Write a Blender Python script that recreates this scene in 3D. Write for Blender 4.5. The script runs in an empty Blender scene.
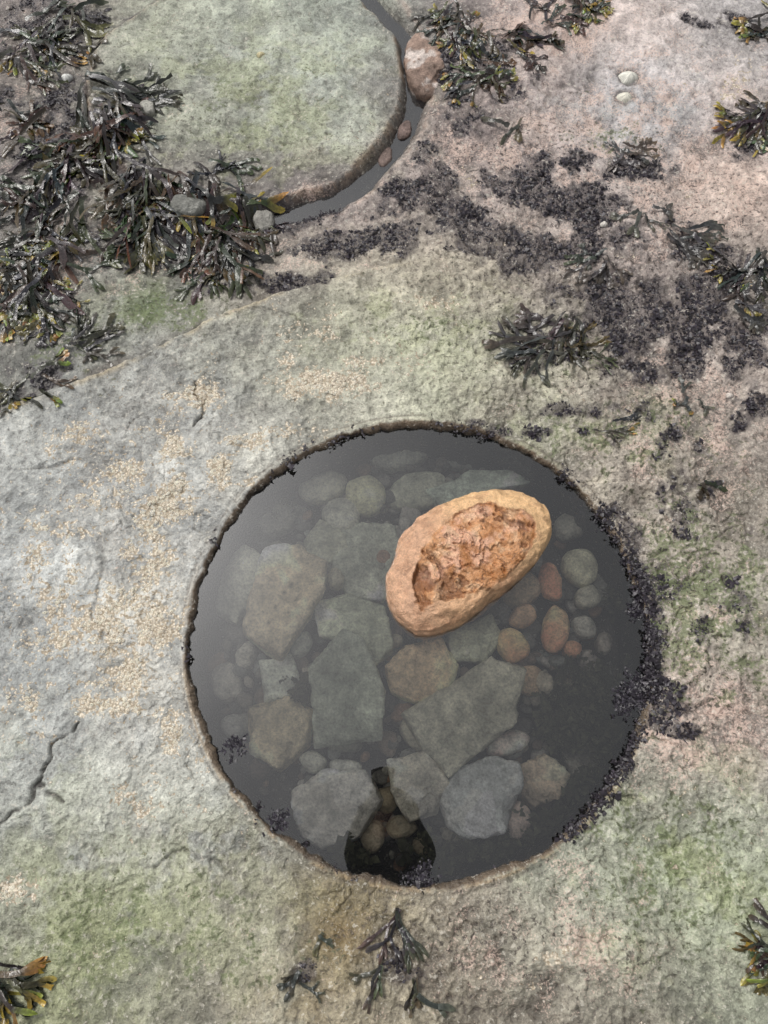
import bpy, math, random
import numpy as np
from mathutils import Vector, Matrix, Euler
random.seed(5)
rng = np.random.RandomState(7)
T2 = rng.rand(256,256); T3 = rng.rand(32,32,32)
K = 0.98
TILT = math.radians(20.0); HC = 1.5; F = 769.0

# ---------- plan survey: photo measurements rectified to metres on a level plane z ----------
def P(px,py,z=0.0):
    px=np.asarray(px,float); py=np.asarray(py,float)
    x=(px-384)/F; v=(512-py)/F
    s=(HC-z)/(math.cos(TILT)-v*math.sin(TILT))
    return x*s, s*(math.sin(TILT)+v*math.cos(TILT))
def PS(py):
    v=(512-py)/F
    return HC/(math.cos(TILT)-v*math.sin(TILT))/F

# ---------- noise ----------
def vn(x,y,s,seed=0):
    x=x*s+seed*17.31+100; y=y*s+seed*31.77+100
    xi=np.floor(x).astype(np.int64); yi=np.floor(y).astype(np.int64)
    fx=x-xi; fy=y-yi; fx=fx*fx*(3-2*fx); fy=fy*fy*(3-2*fy)
    a=T2[xi&255,yi&255]; b=T2[(xi+1)&255,yi&255]; c=T2[xi&255,(yi+1)&255]; d=T2[(xi+1)&255,(yi+1)&255]
    return ((a*(1-fx)+b*fx)*(1-fy)+(c*(1-fx)+d*fx)*fy)*2-1
def fbm(x,y,s,o=4,seed=0,g=0.5):
    r=0;a=1;t=0
    for i in range(o):
        r=r+a*vn(x*math.cos(i)-y*math.sin(i),x*math.sin(i)+y*math.cos(i),s*(2.03**i),seed+i*3); t+=a; a*=g
    return r/t
def vn3(x,y,z,s,seed=0):
    x=x*s+seed*7.3+50;y=y*s+seed*3.9+50;z=z*s+seed*5.1+50
    xi=np.floor(x).astype(int);yi=np.floor(y).astype(int);zi=np.floor(z).astype(int)
    fx=x-xi;fy=y-yi;fz=z-zi
    fx=fx*fx*(3-2*fx);fy=fy*fy*(3-2*fy);fz=fz*fz*(3-2*fz)
    r=0
    for dx in (0,1):
        for dy in (0,1):
            for dz in (0,1):
                r=r+T3[(xi+dx)&31,(yi+dy)&31,(zi+dz)&31]*(fx if dx else 1-fx)*(fy if dy else 1-fy)*(fz if dz else 1-fz)
    return r*2-1
def sst(e0,e1,x):
    t=np.clip((x-e0)/(e1-e0),0,1); return t*t*(3-2*t)
def lin(c):
    c=np.asarray(c,float)/255.
    return np.where(c<0.04045,c/12.92,((c+0.055)/1.055)**2.4)
def alb(c): return lin(c)/K
def mixm(c,m,t): return c*(1-m[:,None])+m[:,None]*lin(t)

# ---------- mesh helper ----------
def mesh_np(name,verts,quads,cols=None,attrs=None,smooth=True,mat=None,tris=False):
    n=4 if not tris else 3
    me=bpy.data.meshes.new(name)
    verts=np.asarray(verts,np.float32); quads=np.asarray(quads,np.int32)
    me.vertices.add(len(verts)); me.vertices.foreach_set('co',verts.ravel())
    me.loops.add(quads.size); me.loops.foreach_set('vertex_index',quads.ravel())
    me.polygons.add(len(quads))
    me.polygons.foreach_set('loop_start',np.arange(0,quads.size,n,dtype=np.int32))
    me.polygons.foreach_set('use_smooth',np.full(len(quads),smooth))
    me.update(calc_edges=True); me.validate()
    if cols is not None:
        a=me.attributes.new('Col','FLOAT_COLOR','POINT')
        c=np.ones((len(verts),4),np.float32); c[:,:3]=cols; a.data.foreach_set('color',c.ravel())
    for k,v in (attrs or {}).items():
        a=me.attributes.new(k,'FLOAT','POINT'); a.data.foreach_set('value',np.asarray(v,np.float32))
    ob=bpy.data.objects.new(name,me); bpy.context.scene.collection.objects.link(ob)
    if mat: me.materials.append(mat)
    return ob

# ---------- materials ----------
def newmat(name):
    m=bpy.data.materials.new(name); m.use_nodes=True
    return m,m.node_tree.nodes,m.node_tree.links,m.node_tree.nodes['Principled BSDF']
def noise_node(N,L,co,scale,detail=4,rough=.6):
    n=N.new('ShaderNodeTexNoise'); n.inputs['Scale'].default_value=scale; n.inputs['Detail'].default_value=detail
    n.inputs['Roughness'].default_value=rough; L.new(co,n.inputs['Vector']); return n.outputs['Fac']
def mrange(N,L,src,a,b,c,d):
    n=N.new('ShaderNodeMapRange'); L.new(src,n.inputs[0])
    for i,v in enumerate((a,b,c,d)): n.inputs[i+1].default_value=v
    return n.outputs[0]
def mmath(N,L,op,a,b):
    n=N.new('ShaderNodeMath'); n.operation=op
    for i,v in enumerate((a,b)):
        if isinstance(v,(int,float)): n.inputs[i].default_value=v
        else: L.new(v,n.inputs[i])
    return n.outputs[0]
def mixc(N,L,fac,a,b,mode='MIX'):
    n=N.new('ShaderNodeMixRGB'); n.blend_type=mode
    for i,v in enumerate((fac,a,b)):
        if isinstance(v,(int,float)): n.inputs[i].default_value=v
        elif isinstance(v,(tuple,list,np.ndarray)): n.inputs[i].default_value=tuple(v)[:3]+(1,)
        else: L.new(v,n.inputs[i])
    return n.outputs[0]
def attr(N,name,out='Color'):
    n=N.new('ShaderNodeAttribute'); n.attribute_name=name; return n.outputs[out]

def ground_material():
    m,N,L,b=newmat('intertidal_rock')
    co=N.new('ShaderNodeTexCoord').outputs['Object']
    c=attr(N,'Col')
    n1=noise_node(N,L,co,42,5,.72); n2=noise_node(N,L,co,230,3,.7); n4=noise_node(N,L,co,100,3,.62)
    g=mmath(N,L,'MULTIPLY',mrange(N,L,n1,.3,.7,.70,1.26),mrange(N,L,n2,.3,.7,.70,1.28))
    gc=N.new('ShaderNodeCombineXYZ')
    for i in range(3): L.new(g,gc.inputs[i])
    c=mixc(N,L,1.0,c,gc.outputs[0],'MULTIPLY')
    j2=mrange(N,L,n2,.3,.7,-.35,.35)
    pk=mrange(N,L,mmath(N,L,'ADD',attr(N,'pink','Fac'),j2),.45,.65,0,.72); c=mixc(N,L,pk,c,alb((208,182,168)))
    gs=mrange(N,L,mmath(N,L,'ADD',attr(N,'green','Fac'),mrange(N,L,n4,.3,.7,-.4,.4)),.55,.75,0,.70); c=mixc(N,L,gs,c,alb((106,118,76)))
    pit=mmath(N,L,'MULTIPLY',mrange(N,L,n4,.56,.64,0,.92),attr(N,'pits','Fac')); c=mixc(N,L,pit,c,alb((66,58,54)))
    pg=mrange(N,L,n4,.40,.34,0,.45); c=mixc(N,L,pg,c,alb((216,210,196)))
    vo=N.new('ShaderNodeTexVoronoi'); vo.inputs['Scale'].default_value=190; L.new(co,vo.inputs['Vector'])
    bb=mmath(N,L,'ADD',attr(N,'barn','Fac'),mrange(N,L,n4,.3,.7,-.40,.40))
    bm=mrange(N,L,bb,.50,.58,0,.95)
    ring=mixc(N,L,mrange(N,L,vo.outputs['Distance'],.2,.6,0,1),alb((238,226,206)),alb((164,150,128)))
    c=mixc(N,L,bm,c,ring)
    L.new(c,b.inputs['Base Color'])
    wet=attr(N,'wet','Fac')
    L.new(mmath(N,L,'ADD',mrange(N,L,wet,0,1,.42,.15),mrange(N,L,n1,.3,.7,-.06,.18)),b.inputs['Roughness'])
    b.inputs['Specular IOR Level'].default_value=.5
    h=mmath(N,L,'ADD',mmath(N,L,'MULTIPLY',n1,.70),mmath(N,L,'MULTIPLY',n2,.17))
    h=mmath(N,L,'SUBTRACT',h,mmath(N,L,'MULTIPLY',n4,.34))
    bp=N.new('ShaderNodeBump'); bp.inputs['Strength'].default_value=1; bp.inputs['Distance'].default_value=.011
    L.new(h,bp.inputs['Height']); L.new(bp.outputs[0],b.inputs['Normal'])
    return m
def rock_material(name,bump=.005,rough=.6,contrast=.3,sc=60,spec=.5):
    m,N,L,b=newmat(name)
    co=N.new('ShaderNodeTexCoord').outputs['Object']
    n1=noise_node(N,L,co,sc,5,.65); n2=noise_node(N,L,co,sc*4,3,.7)
    g=mmath(N,L,'MULTIPLY',mrange(N,L,n1,.3,.7,1-contrast,1+contrast),mrange(N,L,n2,.3,.7,1-contrast*.7,1+contrast*.7))
    gc=N.new('ShaderNodeCombineXYZ')
    for i in range(3): L.new(g,gc.inputs[i])
    c=mixc(N,L,1.0,attr(N,'Col'),gc.outputs[0],'MULTIPLY')
    L.new(c,b.inputs['Base Color']); b.inputs['Roughness'].default_value=rough; b.inputs['Specular IOR Level'].default_value=spec
    h=mmath(N,L,'ADD',n1,mmath(N,L,'MULTIPLY',n2,.4))
    bp=N.new('ShaderNodeBump'); bp.inputs['Strength'].default_value=.8; bp.inputs['Distance'].default_value=bump
    L.new(h,bp.inputs['Height']); L.new(bp.outputs[0],b.inputs['Normal'])
    return m
def weed_material(name,rough=.3,spec=.6):
    m,N,L,b=newmat(name)
    co=N.new('ShaderNodeTexCoord').outputs['Object']
    n1=noise_node(N,L,co,150,3,.6)
    g=mrange(N,L,n1,.3,.7,.6,1.4); gc=N.new('ShaderNodeCombineXYZ')
    for i in range(3): L.new(g,gc.inputs[i])
    L.new(mixc(N,L,1.0,attr(N,'Col'),gc.outputs[0],'MULTIPLY'),b.inputs['Base Color'])
    b.inputs['Roughness'].default_value=rough; b.inputs['Specular IOR Level'].default_value=spec
    bp=N.new('ShaderNodeBump'); bp.inputs['Strength'].default_value=.5; bp.inputs['Distance'].default_value=.003
    L.new(n1,bp.inputs['Height']); L.new(bp.outputs[0],b.inputs['Normal'])
    return m
def water_material(name,ior,tint,milk):
    m,N,L,b=newmat(name); N.remove(b)
    out=[n for n in N if n.type=='OUTPUT_MATERIAL'][0]
    tr=N.new('ShaderNodeBsdfTransparent'); tr.inputs[0].default_value=tint+(1,)
    df=N.new('ShaderNodeBsdfDiffuse'); df.inputs[0].default_value=(.46,.48,.52,1)
    m1=N.new('ShaderNodeMixShader'); m1.inputs[0].default_value=milk
    L.new(tr.outputs[0],m1.inputs[1]); L.new(df.outputs[0],m1.inputs[2])
    gl=N.new('ShaderNodeBsdfGlossy'); gl.inputs['Roughness'].default_value=.01
    fr=N.new('ShaderNodeFresnel'); fr.inputs['IOR'].default_value=ior
    m2=N.new('ShaderNodeMixShader'); L.new(fr.outputs[0],m2.inputs[0])
    L.new(m1.outputs[0],m2.inputs[1]); L.new(gl.outputs[0],m2.inputs[2]); L.new(m2.outputs[0],out.inputs['Surface'])
    co=N.new('ShaderNodeTexCoord').outputs['Object']
    n=noise_node(N,L,co,9,2,.4)
    bp=N.new('ShaderNodeBump'); bp.inputs['Strength'].default_value=.10; bp.inputs['Distance'].default_value=.004
    L.new(n,bp.inputs['Height']); L.new(bp.outputs[0],gl.inputs['Normal'])
    return m

# ---------- layout ----------
PC=(0.070,0.299); R=0.459
C2=(-0.362,1.765); R2=0.415
WZ=-0.016
def blobsum(X,Y,bl):
    r=np.zeros_like(X)
    for b in bl:
        cx,cy=P(b[0],b[1]); rx=b[2]*PS(b[1]); ry=(b[3] if len(b)>3 else b[2])*PS(b[1]); s=b[4] if len(b)>4 else 1
        r=np.maximum(r,s*np.exp(-(((X-cx)/rx)**2+((Y-cy)/ry)**2)))
    return r
ARCP=[(-160,470),(0,412),(60,386),(150,350),(210,318),(300,286),(420,262),(520,258)]
AX,AY=P([a[0] for a in ARCP],[a[1] for a in ARCP])
def arc_s(X,Y):
    return Y-np.interp(X,AX,AY)+.014*fbm(X,Y,9,4,40)
def arc_f(X): 
    x1,_=P(470,262); x0,_=P(300,286); return 1-sst(x0,x1,X)
CR=[[(76,728),(52,750),(38,785),(18,812),(-10,830)],[(38,785),(60,800)],[(195,380),(203,400),(198,425)],[(640,800),(600,790)],[(20,470),(70,462),(110,448)],[(230,870),(180,850),(150,870)],[(100,560),(96,610),(110,650)]]
def seg_d(X,Y,x0,y0,x1,y1):
    dx,dy=x1-x0,y1-y0; t=np.clip(((X-x0)*dx+(Y-y0)*dy)/(dx*dx+dy*dy),0,1)
    return np.hypot(X-x0-t*dx,Y-y0-t*dy)
def cracks(X,Y):
    wx=X+.016*fbm(X,Y,30,4,50); wy=Y+.016*fbm(X,Y,30,4,55); r=np.zeros_like(X)
    wd=.0030+.0015*fbm(X,Y,25,2,57)
    for i,c in enumerate(CR):
        for a,b in zip(c[:-1],c[1:]):
            ax,ay=P(*a); bx,by=P(*b)
            r=np.maximum(r,(1 if i<3 else .5)*np.exp(-(seg_d(wx,wy,ax,ay,bx,by)/wd)**2))
    return r*sst(-.55,-.3,fbm(X,Y,20,2,58))
def hair(X,Y):
    f1=np.abs(fbm(X,Y,5.5,5,140,.55)); f2=np.abs(fbm(X,Y,11,4,150,.55))
    return np.maximum(np.exp(-(f1/.012)**2)*sst(-.1,.2,fbm(X,Y,3,3,160)),.8*np.exp(-(f2/.016)**2)*sst(.0,.3,fbm(X,Y,4,3,170)))
def masks(X,Y):
    far=1-sst(2.6,5,np.hypot(X,Y))
    r=np.hypot(X-PC[0],Y-PC[1]); th=np.arctan2(Y-PC[1],X-PC[0])
    d2=np.hypot(X-C2[0],Y-C2[1])+.016*fbm(X,Y,7,4,60); th2=np.degrees(np.arctan2(Y-C2[1],X-C2[0]))
    dm=.15+.85*sst(-110,-60,th2)*(1-sst(50,90,th2))
    s=arc_s(X,Y); up=sst(-.004,.012,s)*arc_f(X)
    return far,r,th,d2,th2,dm,s,up
ROUGH=[(650,300,260,200),(640,600,120,260),(500,960,160,70),(80,200,170,200),(560,100,180,120)]
def relief(X,Y):
    rough=.70+.95*np.clip(blobsum(X,Y,ROUGH),0,1)
    fl=fbm(X,Y,9,4,21,.55)*4.5; flake=(np.floor(fl)+sst(.42,.58,fl-np.floor(fl)))/4.5
    return (.0060*fbm(X,Y,24,4,3,.6)+.0034*fbm(X,Y,80,3,4,.65))*rough+.012*flake
def H(X,Y,full=False):
    X=np.asarray(X,float);Y=np.asarray(Y,float)
    far,r,th,d2,th2,dm,s,up=masks(X,Y)
    rel=relief(X,Y)*far
    h=.014*fbm(X,Y,1.7,3,1)+.007*fbm(X,Y,7,4,2)*far
    near=sst(.0,.12,r-R)
    h=h*(.15+.85*near)+rel*(.45+.55*sst(0,.05,r-R))
    lipn=.5+.5*vn(np.cos(th)*3,np.sin(th)*3,2.2,5)
    h=h+.002*lipn*np.exp(-((r-R-.004)/.003)**2)-.002*lipn*np.exp(-((r-R-.012)/.004)**2)
    h=h-.028*up
    inside=1-sst(R2-.004,R2+.010,d2)
    h=h+.008*inside+.004*np.exp(-((d2-R2+.006)/.006)**2)
    ditch=np.exp(-((d2-R2-.036)/.026)**2)
    h=h-.048*ditch*dm
    bx,by=P(422,62)
    h=h-.02*np.exp(-(((X-bx)/.06)**2+((Y-by)/.14)**2))
    _,yy=P(700,714); xx,_=P(655,716)
    h=h-.010*sst(.0,.010,Y-yy+.02*fbm(X,Y,6,3,70))*sst(xx-.05,xx+.02,X)*far*(1-sst(.0,.5,Y-yy))
    h=h-.010*cracks(X,Y)-.0045*hair(X,Y)*far
    if full: return h,rel
    return h

MOSS=[(650,320,70,50,1.1),(700,300,55,50),(610,300,50,45,1),(690,355,45,30,.9),(530,250,50,35,1),(515,190,45,35,.9),(570,205,70,30,.9),(430,190,55,38,.9),(480,225,55,30,.95),(630,370,60,22,.8),
 (345,240,50,20,1.1),(300,212,42,22,1.1),(285,275,46,18,.9),(390,235,34,25,1),(465,115,28,45,.7),(448,70,20,50,.8),(322,205,30,14,1),(600,240,60,30,.9),(735,330,45,70,.8),(690,250,50,35,.8),(560,160,70,25,.6),
 (750,410,40,25,.7),(632,540,18,45,1.1),(650,600,20,55,1.1),(648,690,40,28,1.3),(690,730,24,10,.9),(610,510,26,18,.8),(530,432,60,7,.9),(480,424,60,5,.6),(240,100,10,10,.3),(150,220,100,50,.85),
 (60,130,90,80,.85),(30,370,45,25,.8),(60,20,70,50,.9),(200,245,70,40,.9),(405,975,26,45,.5),(300,970,20,12,.5),(330,925,14,10,.4),(640,170,45,30,.7),(560,350,60,30,.7),(600,410,60,12,.6),(720,610,60,60,.5),(700,500,60,50,.5),(755,150,25,30,.6),(660,440,50,30,.6),(720,20,50,15,.5),(230,285,30,14,.7),(420,150,20,30,.6),(380,210,20,20,.7),(490,60,50,50,.7)]
def moss_d(X,Y):
    b=blobsum(X,Y,MOSS)
    return b*1.12+1.0*fbm(X,Y,21,4,80,.62)*(.40+.60*sst(0.05,.3,b))-.32

# =============== GROUND ===============
NT=1800
prof=[]
for r in np.linspace(.0,.445,24): prof.append((r,0,0))
for t in np.linspace(0,1,26)[1:]: prof.append((R,1,t))
r=R; st=.002
while r<300:
    if r<.5: st=.002
    elif r<2.3: st=min(st*1.0035,.0050)
    else: st*=1.09
    r+=st; prof.append((r,2,0))
pr=np.array(prof); NR=len(pr)
th=np.linspace(0,2*math.pi,NT,endpoint=False)
RR=np.repeat(pr[:,0][:,None],NT,1); KK=np.repeat(pr[:,1][:,None],NT,1); TT=np.repeat(pr[:,2][:,None],NT,1); TH=np.repeat(th[None,:],NR,0)
wob=.004*vn(np.cos(TH)*4,np.sin(TH)*4,1.5,11)+.0025*vn(np.cos(TH)*4,np.sin(TH)*4,7,12)+.0015*vn(np.cos(TH)*4,np.sin(TH)*4,19,13)
FL=-.20
wn=.006*vn3(np.cos(TH)*1.2,np.sin(TH)*1.2,TT*.5,8,3)+.003*vn3(np.cos(TH)*1.2,np.sin(TH)*1.2,TT*.5,26,4)
fade=np.exp(-np.maximum(RR-R,0)/.05)
r2=np.where(KK==1,R-.003-np.where(TT<1,1,0)*(.004+wn)-(1-TT)*.01,RR)+np.where(KK>=1,wob*fade,0)
X=PC[0]+r2*np.cos(TH); Y=PC[1]+r2*np.sin(TH)
Xf,Yf=X.ravel(),Y.ravel()
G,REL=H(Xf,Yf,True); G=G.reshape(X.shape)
edge=G[KK[:,0]==2][0][None,:]
Z=np.where(KK==2,G,np.where(KK==1,FL+(edge-.002-FL)*TT**.8,FL+.008*fbm(X,Y,20,3,13)))
CT=[(40,30,120,110,105),(150,30,160,163,146),(250,30,164,169,154),(350,30,160,166,153),(450,30,118,110,108),(540,30,176,161,155),(640,30,188,175,169),(730,30,176,171,169),
(40,110,120,112,108),(150,110,152,154,138),(250,110,160,164,146),(350,110,158,163,148),(440,110,138,124,119),(540,110,168,153,147),(640,100,168,168,170),(730,110,177,164,158),
(40,190,128,122,116),(130,190,122,116,110),(230,190,125,117,115),(330,200,135,124,120),(450,190,150,138,132),(540,190,152,140,134),(640,190,158,148,142),(730,190,185,166,154),
(40,270,125,122,115),(150,290,128,130,114),(250,270,150,140,130),(350,270,157,149,135),(450,285,171,164,146),(540,270,148,138,129),(640,270,148,136,130),(730,270,156,147,139),
(40,350,120,120,113),(150,370,170,170,163),(250,340,173,173,159),(350,330,173,174,152),(450,350,166,167,145),(540,360,158,154,139),(640,350,150,140,132),(730,350,156,145,137),
(40,440,168,169,164),(150,430,175,175,170),(250,420,176,175,166),(350,400,174,172,157),(540,410,156,153,136),(640,430,159,150,138),(730,430,158,148,138),
(40,530,172,174,171),(150,530,178,177,171),(640,520,162,153,141),(730,530,158,151,138),
(40,630,174,176,173),(140,630,180,178,170),(690,610,158,149,139),(740,640,151,148,134),
(40,720,168,170,165),(150,720,176,175,168),(690,720,170,153,144),(740,720,178,162,152),
(40,800,164,166,157),(150,800,172,173,165),(680,790,156,158,142),(740,800,160,162,146),
(40,880,156,158,139),(150,880,161,162,145),(250,900,161,160,144),(600,880,155,158,141),(680,880,153,161,135),(740,880,157,162,139),
(40,960,148,150,122),(150,960,151,154,126),(250,960,153,150,134),(340,940,128,116,88),(450,960,156,149,133),(550,960,163,158,143),(650,960,159,158,141),(740,960,156,159,140),
(200,1010,153,148,132),(384,1020,145,137,118),(600,1015,161,154,139)]
wx=Xf+.06*fbm(Xf,Yf,9,5,20,.6); wy=Yf+.06*fbm(Xf,Yf,9,5,25,.6)
num=np.zeros((len(Xf),3)); den=np.zeros(len(Xf))
base=lin((160,160,145)); num+=1e-4*base; den+=1e-4
for b in CT:
    cx,cy=P(b[0],b[1]); rr=58*PS(b[1])
    w=np.exp(-((wx-cx)**2+(wy-cy)**2)/rr**2); num+=w[:,None]*lin(b[2:]); den+=w
col=num/den[:,None]
far,rr_,th_,d2,th2,dm,s,up=masks(Xf,Yf)
pn=fbm(Xf,Yf,5,5,30,.6); pn2=fbm(Xf,Yf,13,5,33,.65); pn3=fbm(Xf,Yf,45,4,36,.7)
col*=(1.0+.28*pn2+.46*pn3)[:,None]
col*=np.clip(1+REL*50,.45,1.5)[:,None]  # occlusion-like shading painted into the colour: cavities darker, raised relief lighter
# silt streaks
st_=sst(.12,.32,fbm(Xf,Yf,10,5,240,.62))*np.clip(.25+blobsum(Xf,Yf,[(640,400,160,200,.8),(500,960,200,60,.6),(60,250,120,120,.7),(480,150,160,100,.7)]),0,1); col=mixm(col,.45*st_*far,(112,100,90))
ol=sst(.0,.25,pn2+.4*pn+.35*pn3)*np.clip(blobsum(Xf,Yf,[(100,930,170,90),(400,320,140,46,.8),(680,860,130,120),(250,100,170,120,.8),(600,430,160,60,.5),(160,300,60,25,1),(20,780,60,40,.7)]),0,1)
col=col*(1-.6*ol[:,None])+.6*ol[:,None]*lin((141,147,104))
gr=sst(.0,.2,-pn2+.3*pn+.3*pn3)*np.clip(blobsum(Xf,Yf,[(100,560,170,260),(640,95,110,50),(150,850,120,60),(300,60,120,80,.7)]),0,1)
col=col*(1-.5*gr[:,None])+.5*gr[:,None]*lin((162,165,164))
bg=blobsum(Xf,Yf,[(155,300,42,20)])*sst(-.15,.15,pn2+.5*pn3); col=mixm(col,.7*bg,(80,98,70))
col=mixm(col,.65*blobsum(Xf,Yf,[(340,935,34,28),(300,1000,60,30,.6)])*sst(-.2,.15,pn2+.5*pn3),(110,88,50))
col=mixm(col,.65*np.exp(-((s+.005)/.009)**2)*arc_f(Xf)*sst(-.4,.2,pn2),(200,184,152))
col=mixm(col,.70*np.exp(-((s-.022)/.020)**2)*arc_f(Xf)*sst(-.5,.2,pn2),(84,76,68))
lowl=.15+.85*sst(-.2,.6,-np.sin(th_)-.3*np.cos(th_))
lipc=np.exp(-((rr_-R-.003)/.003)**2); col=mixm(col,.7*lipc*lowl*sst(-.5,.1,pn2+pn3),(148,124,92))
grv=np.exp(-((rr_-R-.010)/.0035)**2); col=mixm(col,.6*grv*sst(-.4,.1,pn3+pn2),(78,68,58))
inside=1-sst(R2-.02,R2,d2)
l2=np.exp(-((d2-R2)/.008)**2); col=mixm(col,.7*l2*sst(-.4,.1,pn3+pn2),(160,136,114))
l3=np.exp(-((d2-R2-.012)/.008)**2); col=mixm(col,.7*l3,(66,58,52))
dt=np.clip(np.exp(-((d2-R2-.036)/.026)**2)*dm*1.3-.1,0,1); col=mixm(col,.8*dt,(82,72,68))
l4=np.exp(-((d2-R2-.080)/.008)**2)*dm; col=mixm(col,.5*l4*sst(-.3,.2,pn3+pn2),(188,164,150))
ck=cracks(Xf,Yf); col=mixm(col,.9*ck,(50,46,42)); col=mixm(col,.55*hair(Xf,Yf)*far*sst(-.3,.1,pn3),(94,88,78))
for (lx,ly,lr) in [(629,76,.027),(625,96,.024),(63,70,.017)]:
    ax,ay=P(lx,ly); dd=np.hypot(Xf-ax,Yf-ay); col=mixm(col,.8*np.exp(-((dd-lr)/.006)**2),(76,70,66))
md=moss_d(Xf,Yf); mm=sst(.08,.40,md)*far*(1-.85*inside); col=mixm(col,.72*mm,(64,56,58))
Kf=KK.ravel(); Tf=TT.ravel()
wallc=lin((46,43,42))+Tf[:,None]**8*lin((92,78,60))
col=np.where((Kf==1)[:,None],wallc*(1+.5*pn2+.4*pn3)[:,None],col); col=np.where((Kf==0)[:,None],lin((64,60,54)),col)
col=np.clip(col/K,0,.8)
BARN=[(200,392,30,25,.7),(320,382,70,20,.75),(370,362,35,14,.75),(280,360,40,12,.4),(170,450,30,22,.7),(218,470,20,20,.85),(250,440,30,14,.6),(160,505,40,40,.68),(150,560,45,35,.66),(160,620,36,40,.8),
 (130,680,45,26,.75),(108,705,40,16,.8),(75,440,50,26,.55),(60,640,35,26,.6),(35,530,30,30,.45),(20,890,30,16,.7),(170,730,20,40,.6),(260,480,30,10,.6),(50,580,70,100,.45),(160,780,60,40,.45),(90,500,30,20,.6),(120,470,90,60,.48),(330,330,60,30,.4),(300,430,60,14,.5),(30,700,40,40,.4),(440,300,60,20,.35),(740,90,30,40,.35),(560,960,60,30,.35),(110,620,60,80,.5)]
def barn_m(X,Y): return blobsum(X,Y,BARN)+.55*fbm(X,Y,22,5,44,.65)
barn=np.clip(barn_m(Xf,Yf),0,1)*(Kf==2)*far
pits=np.clip(.40+blobsum(Xf,Yf,[(640,280,190,170,1),(660,600,110,150,.9),(500,950,180,70,.6),(100,180,160,160,.6),(480,170,150,80,.8)]),0,1)*(Kf==2)
gfield=np.clip(.15+blobsum(Xf,Yf,[(700,600,110,120,.8),(600,440,160,50,.6),(680,860,130,100,.55),(160,300,60,30,.9),(120,930,150,70,.55),(440,330,100,50,.4),(560,350,80,50,.5),(620,140,60,40,.5),(220,90,130,90,.35),(60,330,60,40,.6),(250,960,80,40,.4)]),0,1)
green=np.clip(gfield*.8+.45*fbm(Xf,Yf,30,4,200,.65),0,1)*(Kf==2)*(gfield>.16)
pfield=np.clip(.14+blobsum(Xf,Yf,[(640,150,210,160,.8),(700,720,80,60,1),(40,120,80,120,.6),(300,250,120,36,.6),(690,420,110,110,.7),(600,930,130,80,.55),(550,20,110,60,.9),(360,215,60,20,.7),(450,150,60,60,.7),(80,250,100,60,.5),(690,600,70,120,.6),(330,190,60,16,.7),(480,960,80,50,.5)]),0,1)
pink=np.clip(pfield*.58+.5*fbm(Xf,Yf,22,5,210,.65),0,1)*(Kf==2)*(1-.8*dt)*(1-.7*mm)
wet=np.clip(mm*.7+dt+blobsum(Xf,Yf,[(340,935,40,30,.8)])+(Kf<2)*.8+.7*sst(.0,.25,pn)+.4*st_,0,1)
idx=np.arange(NR*NT).reshape(NR,NT)
a=idx[:-1]; b=idx[1:]
quads=np.stack([a,b,np.roll(b,-1,1),np.roll(a,-1,1)],-1).reshape(-1,4)
verts=np.stack([Xf,Yf,Z.ravel()],-1)
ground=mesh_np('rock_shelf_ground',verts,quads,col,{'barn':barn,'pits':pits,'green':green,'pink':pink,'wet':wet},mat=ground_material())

# =============== WATER ===============
def disc(name,cx,cy,rad,z,mat,n=128,r0=0,a0=0,a1=2*math.pi):
    vs=[];fs=[];m=12
    for i in range(m+1):
        rr=r0+(rad-r0)*i/m
        for j in range(n+1):
            t=a0+(a1-a0)*j/n; vs.append((cx+rr*math.cos(t),cy+rr*math.sin(t),z))
    for i in range(m):
        for j in range(n):
            p=i*(n+1)+j; fs.append((p,p+n+1,p+n+2,p+1))
    return mesh_np(name,vs,fs,mat=mat)
wm=water_material('pool_water',2.05,(1,1,.99),.010)
disc('pool_water',PC[0],PC[1],R+.001,WZ,wm,n=256)
wm2=water_material('ditch_water',2.1,(.8,.8,.76),.03)
disc('ditch_water',C2[0],C2[1],R2+.11,-.040,wm2,n=128,r0=R2-.02,a0=math.radians(-105),a1=math.radians(80))

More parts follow.
